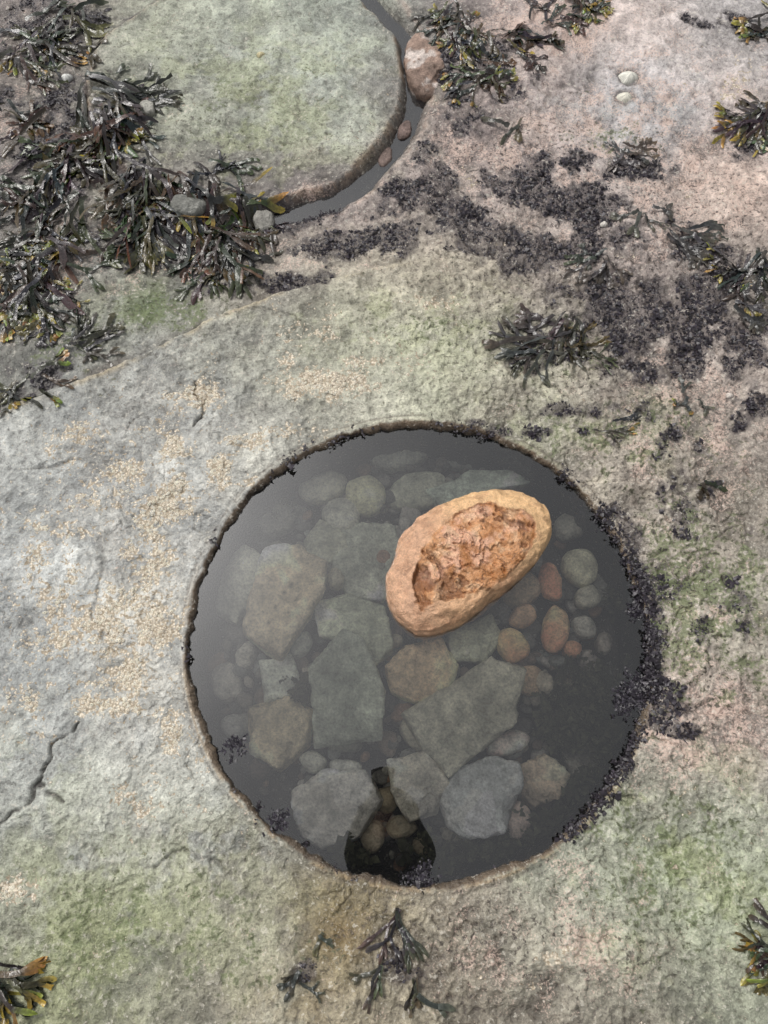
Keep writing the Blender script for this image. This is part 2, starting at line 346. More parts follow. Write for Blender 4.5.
# =============== STONES ===============
def chaikin(p,it=2):
    p=np.asarray(p,float)
    for _ in range(it):
        q=np.roll(p,-1,0); p=np.stack([p*.75+q*.25,p*.25+q*.75],1).reshape(-1,2)
    return p
def radial(poly,c,it=2):
    p=chaikin(poly,it); q=np.roll(p,-1,0)
    d=np.concatenate([p+(q-p)*t for t in np.linspace(0,1,24,endpoint=False)])-c
    an=np.arctan2(d[:,1],d[:,0]); ra=np.hypot(d[:,0],d[:,1]); o=np.argsort(an)
    return lambda t: np.interp(t,an[o],ra[o],period=2*math.pi)
def stone_geo(poly,ztop,hgt,p=4,seed=0,nt=64,nr=22,amp=.004,tilt=(0,0),it=2):
    poly=np.asarray(poly,float); c=(poly.max(0)+poly.min(0))/2; f=radial(poly,c,it)
    th=np.linspace(-math.pi,math.pi,nt,endpoint=False)
    u=np.linspace(0,1,nr); t1=np.sin(u*math.pi/2); 
    z1=(1-np.clip(t1,0,1)**p)**(1/p)
    ub=np.linspace(1,0,nr//2)[1:]; t2=np.sin(ub*math.pi/2); z2=-(1-t2**p)**(1/p)
    t=np.concatenate([t1,t2]); z=np.concatenate([z1,z2])
    rr=f(th)
    X=c[0]+t[:,None]*rr[None]*np.cos(th)[None]; Y=c[1]+t[:,None]*rr[None]*np.sin(th)[None]
    Zr=z[:,None]*hgt/2+0*X
    n=amp*(vn3(X,Y,Zr,22,seed)+.5*vn3(X,Y,Zr,60,seed+3)+.25*vn3(X,Y,Zr,140,seed+5))
    if p>4.5:
        l_=vn3(X,Y,Zr,13,seed+9)*2.6+.5*vn3(X,Y,Zr,50,seed+11); n=n+.0035*(np.floor(l_)+sst(.4,.6,l_-np.floor(l_)))*(z>0)[:,None]
    X2=X+n*np.cos(th)[None]*t[:,None]*1.0; Y2=Y+n*np.sin(th)[None]*t[:,None]*1.0
    Z2=ztop-hgt/2+Zr+n*np.sign(z)[:,None]+tilt[0]*(X-c[0])+tilt[1]*(Y-c[1])
    V=np.stack([X2,Y2,Z2],-1).reshape(-1,3)
    m=len(t); id_=np.arange(m*nt).reshape(m,nt); a=id_[:-1]; b=id_[1:]
    Q=np.stack([a,b,np.roll(b,-1,1),np.roll(a,-1,1)],-1).reshape(-1,4)
    return V,Q,n.ravel()
stone_mat=rock_material('wet_stone',.006,.6,.34,50,.2)
def ell(cx,cy,rx,ry,ang=0,n=10,j=.12,sd=None):
    r_=random.Random(int(cx*7+cy*3)); o=[]
    for i in range(n):
        t=2*math.pi*i/n; k=1+r_.uniform(-j,j); x=rx*k*math.cos(t); y=ry*k*math.sin(t)
        ca,sa=math.cos(math.radians(ang)),math.sin(math.radians(ang)); o.append((cx+x*ca-y*sa,cy+x*sa+y*ca))
    return o
def topl(pp,z): 
    x,y=P([q[0] for q in pp],[q[1] for q in pp],z); return np.stack([x,y],-1)
S=[('flat_slab_stone',[(266,552),(298,547),(328,560),(323,590),(301,625),(279,659),(262,651),(239,630),(247,605),(256,575)],-.030,.07,7,(156,146,126)),
('grey_block_stone',[(309,668),(342,630),(364,638),(385,690),(382,740),(313,747)],-.045,.09,9,(128,132,120)),
('flat_slab_stone',[(313,600),(350,592),(386,606),(394,650),(372,670),(345,640),(320,636)],-.08,.05,8,(150,154,136)),
('cobble_stone',[(384,668),(405,643),(440,635),(457,665),(451,691),(415,703),(391,692)],-.06,.08,5,(164,146,120)),
('long_slab_stone',[(401,712),(490,658),(528,667),(521,695),(516,723),(450,778),(423,750)],-.045,.07,9,(142,140,126)),
('flat_slab_stone',[(441,802),(455,769),(490,756),(517,764),(522,790),(505,831),(465,841),(446,826)],-.06,.06,6,(142,144,142)),
('flat_slab_stone',[(388,762),(430,753),(448,785),(437,815),(410,822),(395,800)],-.07,.05,6,(144,140,128)),
('flat_slab_stone',[(294,792),(320,772),(365,770),(384,800),(360,838),(320,853),(297,833)],-.07,.06,6,(154,151,143)),
('cobble_stone',[(245,705),(290,694),(313,709),(308,745),(278,773),(250,751)],-.07,.08,5,(148,138,116)),
('cobble_stone',[(258,660),(290,654),(301,680),(291,699),(264,701)],-.09,.05,4,(150,153,142)),
('orange_cobble_stone',ell(556,628,14,27,5),-.07,.05,2.6,(172,126,100)),
('orange_cobble_stone',ell(552,579,12,22,-15),-.08,.05,2.6,(162,116,92)),
('cobble_stone',ell(582,565,19,21),-.08,.06,2.6,(140,138,119)),
('cobble_stone',ell(589,597,14,13),-.09,.05,2.6,(128,126,113)),
('orange_cobble_stone',ell(514,644,15,20,-35),-.08,.05,2.8,(172,136,104)),
('orange_cobble_stone',ell(573,648,10,9),-.09,.04,2.6,(166,122,96)),
('cobble_stone',[(446,632),(490,614),(503,640),(483,661),(454,658)],-.09,.06,5,(130,132,116)),
('cobble_stone',ell(365,492,20,21),-.10,.06,2.6,(146,145,121)),
('cobble_stone',ell(322,485,25,15,-20),-.12,.06,3,(140,139,125)),
('cobble_stone',ell(398,455,32,13,-5),-.13,.06,3,(134,135,125)),
('cobble_stone',ell(418,488,34,20,-15),-.12,.06,3,(136,137,122)),
('flat_slab_stone',[(425,490),(470,469),(520,469),(536,482),(500,490),(440,510)],-.11,.06,6,(146,153,140)),
('cobble_stone',ell(342,512,20,19),-.10,.06,3,(146,146,134)),
('cobble_stone',[(302,540),(320,520),(343,528),(350,548),(330,562),(308,560)],-.10,.06,4,(146,147,131)),
('flat_slab_stone',[(335,533),(365,519),(397,524),(403,570),(390,601),(350,598),(331,575)],-.11,.05,7,(154,157,143)),
('cobble_stone',ell(335,577,9,11),-.08,.05,2.6,(138,134,118)),
('flat_slab_stone',[(213,565),(245,544),(265,562),(256,595),(236,624),(214,612)],-.10,.06,6,(130,130,118)),
('cobble_stone',ell(570,525,17,15),-.11,.06,2.6,(126,124,114)),
('cobble_stone',ell(522,588,24,20,-30),-.10,.07,3,(134,122,103)),
('cobble_stone',ell(524,614,15,12,-30),-.09,.05,2.6,(156,132,108)),
('cobble_stone',ell(546,682,13,10,70),-.09,.05,2.6,(136,130,115)),
('cobble_stone',ell(531,680,17,16),-.10,.05,2.8,(150,131,108)),
('cobble_stone',ell(586,626,14,12,40),-.10,.05,2.6,(132,130,121)),
('cobble_stone',ell(606,642,10,13,10),-.11,.05,2.6,(126,120,111)),
('cobble_stone',ell(591,662,9,15,-30),-.11,.05,2.6,(130,124,117)),
('cobble_stone',ell(508,742,24,13,-15),-.10,.05,3,(164,147,138)),
('flat_slab_stone',[(518,765),(545,755),(568,775),(560,800),(535,812),(520,795)],-.11,.06,5,(138,126,110)),
('cobble_stone',ell(518,820,15,20,10),-.09,.05,3,(144,131,122)),
('cobble_stone',ell(312,762,15,12,20),-.10,.05,2.6,(138,138,128)),
('cobble_stone',ell(346,768,17,9,10),-.10,.05,2.6,(144,144,136)),
('cobble_stone',ell(300,644,10,15,40),-.10,.05,2.6,(140,142,132)),
('cobble_stone',ell(344,744,18,10,0),-.11,.05,2.6,(130,130,118)),
('cobble_stone',ell(388,800,12,16,0),-.10,.05,2.6,(118,108,88)),
('cobble_stone',ell(400,828,16,12,0),-.10,.05,2.6,(122,114,96)),
('cobble_stone',ell(372,835,14,17,0),-.11,.05,2.6,(116,107,90)),
('cobble_stone',ell(225,680,16,22,-20),-.13,.05,2.6,(124,121,112)),
('cobble_stone',ell(245,655,11,15,20),-.12,.05,2.6,(130,127,117)),
('cobble_stone',ell(232,725,12,12,20),-.13,.05,2.6,(112,111,106)),
('cobble_stone',ell(470,455,30,14,0),-.15,.05,2.6,(126,127,119)),
('cobble_stone',ell(415,735,12,20,-30),-.11,.05,2.8,(136,132,116)),
('cobble_stone',ell(494,795,10,9,0),-.12,.05,2.8,(168,158,146)),
('cobble_stone',[(255,510),(285,495),(305,505),(290,530),(262,535)],-.13,.05,5,(126,125,115)),
('cobble_stone',[(560,740),(590,735),(600,765),(575,780)],-.14,.05,5,(98,95,86)),
('cobble_stone',ell(600,590,16,20,-20),-.14,.05,2.6,(104,103,96)),
('cobble_stone',ell(300,590,14,9,40),-.11,.05,2.6,(126,120,106)),
('cobble_stone',ell(455,835,14,10,20),-.12,.05,2.6,(116,111,98)),
('cobble_stone',ell(425,845,13,10,-20),-.12,.05,2.6,(112,103,86)),
('cobble_stone',ell(565,690,15,11,-20),-.12,.05,2.6,(112,106,94)),
('cobble_stone',ell(395,640,10,8,0),-.11,.05,2.6,(140,134,118)),
]
UW=2.05
for i,(nm,poly,zt,hg,p,c) in enumerate(S):
    V,Q,n=stone_geo(topl(poly,zt-hg*.15),zt,hg,p,seed=i+1,nt=110,nr=30,amp=.0038 if p>3.5 else .003,tilt=(random.uniform(-.12,.12),random.uniform(-.12,.12)),it=0 if p>3.5 else 2)
    cc=alb(c)*UW; mot=.30*vn3(V[:,0],V[:,1],V[:,2],14,i)+.26*vn3(V[:,0],V[:,1],V[:,2],45,i+4)
    cols=cc*(1+mot)[:,None]*np.clip(1+n*40,.5,1.5)[:,None]
    if i in (5,6,7,9):
        m_=sst(.25,.5,vn3(V[:,0],V[:,1],V[:,2],28,i+2)+.4*vn3(V[:,0],V[:,1],V[:,2],80,i)); k_=.5; cols=cols*(1-k_*m_[:,None])+k_*m_[:,None]*np.array([.8,.78,.72])
    if i==0: # small bored holes on the brown slab
        for (hx_,hy_,hr_) in [(291,585,.006),(284,592,.004),(296,600,.0035),(275,606,.0035),(288,612,.003),(268,622,.0035)]:
            ax,ay=P(hx_,hy_,zt); dd=np.hypot(V[:,0]-ax,V[:,1]-ay); g_=np.exp(-(dd/hr_)**2); V[:,2]-=g_*.006*(V[:,2]>zt-.03); cols=cols*(1-.8*g_)[:,None]
    mesh_np(nm,V,Q,np.clip(cols,0,.75),mat=stone_mat)
VV=[];QQ=[];CC=[];off=0
for i in range(800):
    a=random.uniform(0,2*math.pi); rr=.435*math.sqrt(random.random()); cx=PC[0]+rr*math.cos(a); cy=PC[1]+rr*math.sin(a)
    sz=random.choice([.009,.012,.016,.020,.026]); z=-.138+random.uniform(-.025,.02)-.32*max(0,rr-.36)
    pts=[]; e=random.uniform(.55,1); an=random.uniform(0,6.28); n=random.choice([6,7,9])
    for k in range(n):
        t=2*math.pi*k/n; kk=1+random.uniform(-.2,.2); x=sz*kk*math.cos(t); y=sz*e*kk*math.sin(t)
        pts.append((cx+x*math.cos(an)-y*math.sin(an),cy+x*math.sin(an)+y*math.cos(an)))
    V,Q,n_=stone_geo(pts,z,sz*1.2,3,seed=i%40,nt=20,nr=9,amp=.0015,tilt=(random.uniform(-.3,.3),random.uniform(-.3,.3)),it=1)
    c=random.choice([(118,116,106),(102,102,96),(132,126,114),(112,100,88),(138,112,92),(92,90,84),(126,128,122),(150,146,138)])
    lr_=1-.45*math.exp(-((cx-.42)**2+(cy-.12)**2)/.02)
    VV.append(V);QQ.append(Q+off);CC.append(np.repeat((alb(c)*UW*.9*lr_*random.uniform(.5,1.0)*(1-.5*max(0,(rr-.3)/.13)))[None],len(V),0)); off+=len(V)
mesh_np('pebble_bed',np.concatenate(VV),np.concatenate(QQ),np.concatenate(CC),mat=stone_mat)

# ---- orange boulder ----
OB=[(392,560),(400,535),(425,512),(460,497),(500,489),(530,495),(549,510),(554,530),(542,555),(517,584),(482,612),(450,630),(420,638),(400,624),(388,600),(384,578)]
OC=[(404,572),(414,540),(447,510),(490,494),(524,499),(546,516),(549,536),(528,560),(498,587),(464,606),(430,612),(408,600)]
pb=topl(OB,-.005); pc=topl(OC,.045)
V,Q,n=stone_geo(pb,.048,.15,3.4,seed=77,nt=320,nr=190,amp=.0045,it=1)
cc=pc.mean(0); f=radial(pc,cc,1); dx=V[:,0]-cc[0]; dy=V[:,1]-cc[1]
q=np.hypot(dx,dy)/f(np.arctan2(dy,dx))+.22*fbm(V[:,0],V[:,1],17,5,90,.6)
topm=(V[:,2]>0.0)
cm=(1-sst(.84,.90,q))*topm
rid=1-np.abs(fbm(V[:,0],V[:,1],13,5,91,.62))*2.4
lv=fbm(V[:,0]*1.2+.5*V[:,1],V[:,1],11,5,92,.6)*4.2; ter=(np.floor(lv)+sst(.42,.58,lv-np.floor(lv)))
dz=-.0035+.0058*ter+.0040*(rid-.4)+.0025*fbm(V[:,0],V[:,1],90,3,94,.7)
V[:,2]+=cm*dz
tv=fbm(V[:,0],V[:,1],18,4,95,.65); tv2=fbm(V[:,0],V[:,1],40,4,96,.65)
col=np.repeat(lin((206,164,126))[None],len(V),0)
col=col*(1+.16*vn3(V[:,0],V[:,1],V[:,2],25,8)+.12*vn3(V[:,0],V[:,1],V[:,2],80,9)+.22*tv2)[:,None]
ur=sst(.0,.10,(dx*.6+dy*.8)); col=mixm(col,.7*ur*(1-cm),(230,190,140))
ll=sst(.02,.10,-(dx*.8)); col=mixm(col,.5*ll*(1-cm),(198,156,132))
sp=sst(.3,.55,vn3(V[:,0],V[:,1],V[:,2],60,21)+.5*tv2); col=mixm(col,.35*sp*(1-cm),(156,112,84))
col=mixm(col,.85*cm,(192,138,94))
col=mixm(col,.75*cm*sst(.0,.35,tv),(214,168,142))
col=mixm(col,.70*cm*sst(.0,.3,tv2),(164,106,56))
col=mixm(col,.5*cm*sst(.1,.4,-tv2),(226,192,156))
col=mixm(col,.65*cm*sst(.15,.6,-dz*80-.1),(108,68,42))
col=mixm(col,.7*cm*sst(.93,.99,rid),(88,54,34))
col=mixm(col,.65*np.exp(-((q-.87)/.022)**2)*topm*sst(-.3,.2,fbm(V[:,0],V[:,1],25,3,97)),(128,82,48))
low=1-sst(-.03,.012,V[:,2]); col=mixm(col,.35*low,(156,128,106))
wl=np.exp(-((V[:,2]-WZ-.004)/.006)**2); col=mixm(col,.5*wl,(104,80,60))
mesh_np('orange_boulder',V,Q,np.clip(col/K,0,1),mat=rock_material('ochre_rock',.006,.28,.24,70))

for i,(nm,poly,zt,hg,c) in enumerate([('ditch_stone',[(406,34),(438,28),(446,58),(438,90),(420,97),(405,72)],-.012,.07,(140,120,108)),
    ('loose_stone',[(165,195),(200,188),(208,205),(178,215)],.002,.05,(132,132,126)),('loose_stone',[(250,208),(272,205),(276,225),(256,232)],-.012,.04,(124,122,116)),
    ('loose_stone',ell(385,155,8,12,20),-.03,.03,(112,98,92)),('loose_stone',ell(404,128,7,10,20),-.03,.03,(118,102,96)),('loose_stone',ell(147,105,8,8),.0,.03,(150,148,140))]):
    V,Q,n=stone_geo(topl(poly,zt),zt,hg,4.6 if i==0 else 3.5,seed=120+i,nt=90,nr=36,amp=.008 if i==0 else .004,it=1)
    cols=alb(c)*(1+.4*vn3(V[:,0],V[:,1],V[:,2],40,i))[:,None]
    if i==0: 
        m=sst(.1,.6,vn3(V[:,0],V[:,1],V[:,2],30,5)+.6*vn3(V[:,0],V[:,1],V[:,2],90,6)); cols=cols*(1-m[:,None])+m[:,None]*alb((198,186,178))
    mesh_np(nm,V,Q,np.clip(cols,0,1),mat=stone_mat)

# =============== BARNACLES & LIMPETS ===============
shell=rock_material('shell',.002,.6,.15,200)
def cones2(pts,rads,hs,cols,name,ns=7):
    n=len(pts); t=np.arange(ns)*2*math.pi/ns; z0=H(pts[:,0],pts[:,1]); V=[];C=[]
    for fr,fz,cf in [(1,-.15,.9),(.6,1,1.2),(.35,.95,.85),(.2,.5,.35)]:
        rr=rads[:,None]*fr*(1+.4*(rng.rand(n,ns)-.5))
        V.append(np.stack([pts[:,0][:,None]+rr*np.cos(t),pts[:,1][:,None]+rr*np.sin(t),np.repeat((z0+hs*fz)[:,None],ns,1)],-1))
        C.append(np.repeat((cols*cf)[:,None],ns,1))
    V=np.stack(V,1);C=np.stack(C,1)
    idx=np.arange(n*4*ns).reshape(n,4,ns); a=idx[:,:-1]; b=idx[:,1:]
    Q=np.stack([a,np.roll(a,-1,2),np.roll(b,-1,2),b],-1).reshape(-1,4)
    return mesh_np(name,V.reshape(-1,3),Q,np.clip(C.reshape(-1,3),0,.85),smooth=False,mat=shell)
xs=rng.uniform(-1.05,.1,90000); ys=rng.uniform(-.4,1.3,90000)
bm=barn_m(xs,ys)+.3*fbm(xs,ys,70,2,46); keep=(bm>.60)&(np.hypot(xs-PC[0],ys-PC[1])>R+.012)
pts=np.stack([xs,ys],-1)[keep][:9500]; nb=len(pts)
rad=rng.uniform(.0012,.0036,nb)
cones2(pts,rad,rad*.5,alb((230,218,198))[None]*rng.uniform(.7,1.15,nb)[:,None],'barnacles')
def limpet(px,py,r,c):
    x,y=P(px,py); x=float(x);y=float(y); z0=float(H(np.array([x]),np.array([y]))[0]); nt=48; V=[];C=[];Q=[]
    prof=[(1,-.3),(.97,.12),(.82,.40),(.62,.66),(.4,.86),(.2,.98),(.06,1.04),(0.001,1.05)]
    ph_=random.uniform(0,6)
    for fr,fz in prof:
        for k in range(nt):
            t=2*math.pi*k/nt; rb=1+.06*math.cos(k*math.pi)*fr+.07*math.sin(3*t+ph_)
            V.append((x+r*fr*rb*math.cos(t)+.1*r*fz,y+r*.85*fr*rb*math.sin(t),z0+r*.7*fz)); s_=1 if k%2 else .7
            C.append(alb(c)*s_*(.75+.4*math.sin(fr*17+2*math.sin(t*2+ph_))**2))
    for i in range(len(prof)-1):
        for k in range(nt): Q.append((i*nt+k,i*nt+(k+1)%nt,(i+1)*nt+(k+1)%nt,(i+1)*nt+k))
    mesh_np('limpet_shell',V,Q,C,mat=shell)
for a in [(629,76,.026,(236,234,222)),(625,96,.023,(232,228,212)),(63,70,.016,(222,222,216)),(605,222,.010,(215,210,200)),(260,50,.011,(214,202,160)),(90,88,.009,(190,185,175)),(730,395,.008,(220,210,200)),(165,190,.008,(210,205,200))]: limpet(*a)

# =============== WRACK SEAWEED ===============
wmat=weed_material('wrack_frond',.22)
def clump(px,py,spread,ang,fan,count,L=.09,width=.010,yellow=.2,lift=.008,tone=1.0,grey=0.0,name='bladder_wrack_seaweed'):
    cx,cy=[float(q) for q in P(px,py)]; sp=spread*PS(py)
    VX=[];Q=[];C=[]
    def strip(x,y,z,a,w,ln,roll,w2,c0,c1,tip):
        n=5; ba=len(VX)
        curve=random.uniform(-.6,.6)
        for k in range(n+1):
            t=k/n
            ww=w+(w2-w)*t
            if tip: ww=w*(1+.45*math.sin(min(1,t*1.05)*math.pi))*(1 if t<.95 else .35)
            nx,ny=-math.sin(a),math.cos(a); cr,sr=math.cos(roll),math.sin(roll)
            thick=.0012+(0.003*math.sin(t*math.pi) if tip else 0)
            wv=.0018*math.sin(k*2.1+roll*5)
            VX.append((x+nx*ww/2*cr,y+ny*ww/2*cr,z+abs(ww/2*sr)+ww/2*sr+wv)); VX.append((x,y,z+thick)); VX.append((x-nx*ww/2*cr,y-ny*ww/2*cr,z+abs(ww/2*sr)-ww/2*sr-wv))
            cc=[c0[i]+(c1[i]-c0[i])*t for i in range(3)]
            C.extend([cc,[q*.65 for q in cc],cc])
            if k<n:
                s_=ln/n; a+=curve/n; x+=s_*math.cos(a); y+=s_*math.sin(a); z+=dzv[0]*s_; dzv[0]-=.12*dk[0]
                if z<.003: z=.003+random.random()*.003
                p=ba+3*k; Q.append((p,p+3,p+4,p+1)); Q.append((p+1,p+4,p+5,p+2))
        return x,y,z,a
    for i in range(count):
        r_=sp*math.sqrt(random.random()); t=random.uniform(0,6.28)
        x=cx+r_*math.cos(t)*.9; y=cy+r_*math.sin(t)*.9; a0=math.radians(-ang)+random.gauss(0,math.radians(fan))
        base=[v*tone*random.uniform(.45,1.2) for v in (random.choice([(.030,.027,.020),(.042,.036,.020),(.026,.025,.024),(.070,.058,.028)]))]
        base=[b_*(1-grey)+grey*.10 for b_ in base]
        yl=random.random()<yellow
        roll0=random.gauss(0,.35); dk=[random.uniform(.5,1.4)]
        stack=[(x,y,.004+random.random()*lift,a0,width*random.uniform(.6,1.05),0,random.uniform(.0,.45)*min(1,lift/.012))]
        ml=random.choice([1,2,2,3])
        while stack:
            x_,y_,z_,a_,w_,lv_,dz_=stack.pop(); dzv=[dz_]
            last=lv_==ml
            ln=L/(ml+1)*random.uniform(.7,1.4)*(1.2 if lv_==0 else 1)
            c1=base
            if last: c1=[.46*random.uniform(.5,1.1),.33*random.uniform(.6,1.1),.05] if yl else [base[0]*1.8+.010,base[1]*1.7+.008,base[2]*1.4+.004]
            x2,y2,z2,a2=strip(x_,y_,z_,a_,w_,ln,roll0+random.gauss(0,.2),w_*.95,base,c1,last and random.random()<.6)
            if not last:
                sp_=random.uniform(.2,.45)
                stack.append((x2,y2,z2,a2+sp_,w_*.92,lv_+1,dzv[0])); 
                if random.random()<.85: stack.append((x2,y2,z2,a2-sp_,w_*.92,lv_+1,dzv[0]))
    V=np.array(VX); V[:,2]+=H(V[:,0],V[:,1])
    mesh_np(name,V,Q,np.clip(np.array(C),0,1),mat=wmat)
for a in [(50,15,45,60,60,20),(20,40,25,90,60,10),(95,90,30,30,40,20),(120,110,25,60,40,24),(85,140,40,100,50,26),(135,175,30,100,40,30),(145,215,20,85,30,18),(55,185,36,120,60,20),(55,235,36,125,60,20),(25,265,28,120,60,16),
          (190,180,34,60,40,22),(210,215,26,85,35,26),(225,245,18,80,30,16),(245,195,16,60,40,9),(20,110,30,100,60,8)]:
    clump(*a,L=.12,width=.0118,yellow=.12,lift=.016)
clump(15,275,22,90,60,12,L=.10,yellow=.8,width=.012); clump(22,45,26,30,70,10,L=.10,yellow=.7)
clump(14,240,18,40,70,10,L=.08,yellow=.95); clump(40,300,16,60,50,8,L=.08,yellow=.7)
clump(20,375,26,20,50,8,L=.08,grey=.2); clump(70,345,20,-40,40,10,L=.08,grey=.3)
clump(470,35,26,100,60,20,L=.09); clump(480,75,20,60,60,14,L=.08); clump(520,45,22,40,50,8,L=.08,yellow=.1); clump(570,4,25,20,60,14,L=.09)
clump(535,25,18,-20,60,5,L=.09,grey=.3); clump(455,12,20,90,60,12,L=.08)
clump(762,118,20,120,60,22,L=.10); clump(768,25,16,150,50,8,L=.08,yellow=.3); clump(760,262,18,100,60,14,L=.10,yellow=.3); clump(740,300,16,60,60,5,L=.07,grey=.4)
clump(565,322,16,120,35,12,L=.09,grey=.15,width=.010,yellow=0); clump(545,350,16,165,25,10,L=.10,grey=.3,width=.010,yellow=0); clump(575,352,8,8,10,2,L=.10,grey=.1,width=.006)
clump(615,150,18,30,40,7,L=.07,grey=.5,tone=1.2,yellow=0); clump(680,236,18,25,30,9,L=.09,grey=.4,yellow=0); clump(600,258,14,110,50,6,L=.07,grey=.4,yellow=0); clump(640,210,14,50,50,4,L=.06,grey=.4,yellow=0); clump(520,125,14,120,40,3,L=.06,grey=.3,yellow=0)
clump(704,485,5,40,40,3,L=.04,yellow=0); clump(690,395,12,30,60,3,L=.04,grey=.4)
clump(2,975,14,50,55,14,L=.075,yellow=.9,lift=.02,width=.011); clump(776,955,12,140,60,12,L=.06,yellow=.5,lift=.02,width=.009)
clump(396,908,5,95,14,4,L=.09,grey=.25,width=.007,yellow=0); clump(378,968,8,110,35,4,L=.05,grey=.3,width=.008,yellow=0); clump(415,985,9,70,40,4,L=.05,grey=.3,width=.008,yellow=0); clump(322,930,4,140,50,2,L=.03,grey=.3,width=.007,yellow=0); clump(300,975,7,160,50,3,L=.04,grey=.3,width=.008,yellow=0)
clump(600,418,22,5,15,3,L=.06,grey=.3,width=.006)

# =============== MOSSY RED ALGAE ===============
def moss_obj(name,xs,ys,zs,size,mat,cbase,nbl=7):
    n=len(xs)*nbl
    cx=np.repeat(xs,nbl)+rng.normal(0,.0035,n); cy=np.repeat(ys,nbl)+rng.normal(0,.0035,n)
    cz=np.repeat(zs,nbl); s=np.repeat(size,nbl)*rng.uniform(.5,1.3,n)
    a=rng.uniform(0,2*math.pi,n); el=rng.uniform(.05,1.0,n); w=s*rng.uniform(.35,.7,n)
    V=[]; 
    d=np.stack([np.cos(a)*np.cos(el),np.sin(a)*np.cos(el),np.sin(el)],-1); sd=np.stack([-np.sin(a),np.cos(a),rng.uniform(-.6,.6,n)],-1)
    P0=np.stack([cx,cy,cz-.001],-1)
    for t,wf in ((0,.35),(.5,.8),(1,1.0)):
        c=P0+d*(s*t)[:,None]; c[:,2]-=s*.45*t*t
        j=rng.normal(0,.12,(n,3))*s[:,None]*t
        V.append(c+sd*(w*wf*.5)[:,None]+j); V.append(c-sd*(w*wf*.5)[:,None]-j[:,::-1])
    V=np.stack(V,1); idx=np.arange(n*6).reshape(n,6)
    Q=np.concatenate([idx[:,[0,1,3,2]],idx[:,[2,3,5,4]]])
    cc=np.asarray(cbase)[None]*rng.uniform(.5,1.7,n)[:,None]
    C=np.repeat(cc[:,None],6,1); C=C*np.array([.6,.6,1,1,1.4,1.4])[None,:,None]
    return mesh_np(name,V.reshape(-1,3),Q,np.clip(C.reshape(-1,3),0,1),mat=mat)
xs=rng.uniform(-1.1,1.15,150000); ys=rng.uniform(-.45,2.15,150000)
md=moss_d(xs,ys); rP=np.hypot(xs-PC[0],ys-PC[1]); d2s=np.hypot(xs-C2[0],ys-C2[1])
k=(md>.28+.22*rng.rand(len(xs)))&(rP>R+.001)&(d2s>R2+.02)
xs,ys=xs[k],ys[k]
moss_obj('red_algae_moss',xs,ys,H(xs,ys),rng.uniform(.004,.0105,len(xs))*(1+.5*vn(xs,ys,30,300)),weed_material('algae_moss',.36,.42),(.022,.018,.023),5)
t=rng.uniform(0,2*math.pi,9000); den_=.015+.9*np.clip(np.cos(t-.0)*1.25-.3,0,1)+.10*np.clip(np.sin(t),0,1)
k=(rng.rand(9000)<den_*(.5+.9*vn(np.cos(t)*3,np.sin(t)*3,3,99))); t=t[k]
rr=R-.002+np.abs(rng.normal(0,.006,len(t)))*rng.choice([-1,1],len(t)); xs=PC[0]+rr*np.cos(t); ys=PC[1]+rr*np.sin(t)
moss_obj('pool_rim_algae',xs,ys,-.010+rng.uniform(-.02,.014,len(t)),rng.uniform(.004,.011,len(t)),bpy.data.materials['algae_moss'],(.024,.020,.025),5)
xs=[];ys=[]
for (px,py,r_,n_) in [(640,690,16,120),(625,705,10,50),(632,560,9,60),(640,610,9,60),(600,800,8,30),(235,745,9,24),(280,820,9,30),(425,876,10,36),(415,884,12,26),(575,830,8,24),(612,520,10,40)]:
    cx,cy=P(px,py,-.015); q=rng.normal(0,1,(n_,2))*r_*PS(py)*.55; xs+=list(cx+q[:,0]); ys+=list(cy+q[:,1])
moss_obj('floating_algae_scraps',np.array(xs),np.array(ys),np.full(len(xs),WZ+.001),rng.uniform(.005,.011,len(xs)),bpy.data.materials['algae_moss'],(.022,.019,.025),5)
ux=[];uy=[];uz=[]
for (px,py,r_,n_) in [(590,700,32,220),(620,740,26,200),(560,730,20,70),(345,860,14,80),(300,690,12,24),(440,875,26,90),(560,840,36,150),(600,800,26,120),(255,500,30,50),(625,600,14,60),(500,860,28,90)]:
    cx,cy=P(px,py,-.1); q=rng.normal(0,1,(n_,2))*r_*PS(py)*.6; X_=cx+q[:,0]; Y_=cy+q[:,1]; kk=np.hypot(X_-PC[0],Y_-PC[1])<R-.02
    ux+=list(X_[kk]);uy+=list(Y_[kk]);uz+=list(-.12+rng.uniform(0,.06,kk.sum()))
moss_obj('submerged_weed',np.array(ux),np.array(uy),np.array(uz),rng.uniform(.008,.022,len(ux)),weed_material('submerged_weed',.9,.1),(.045,.046,.028),5)

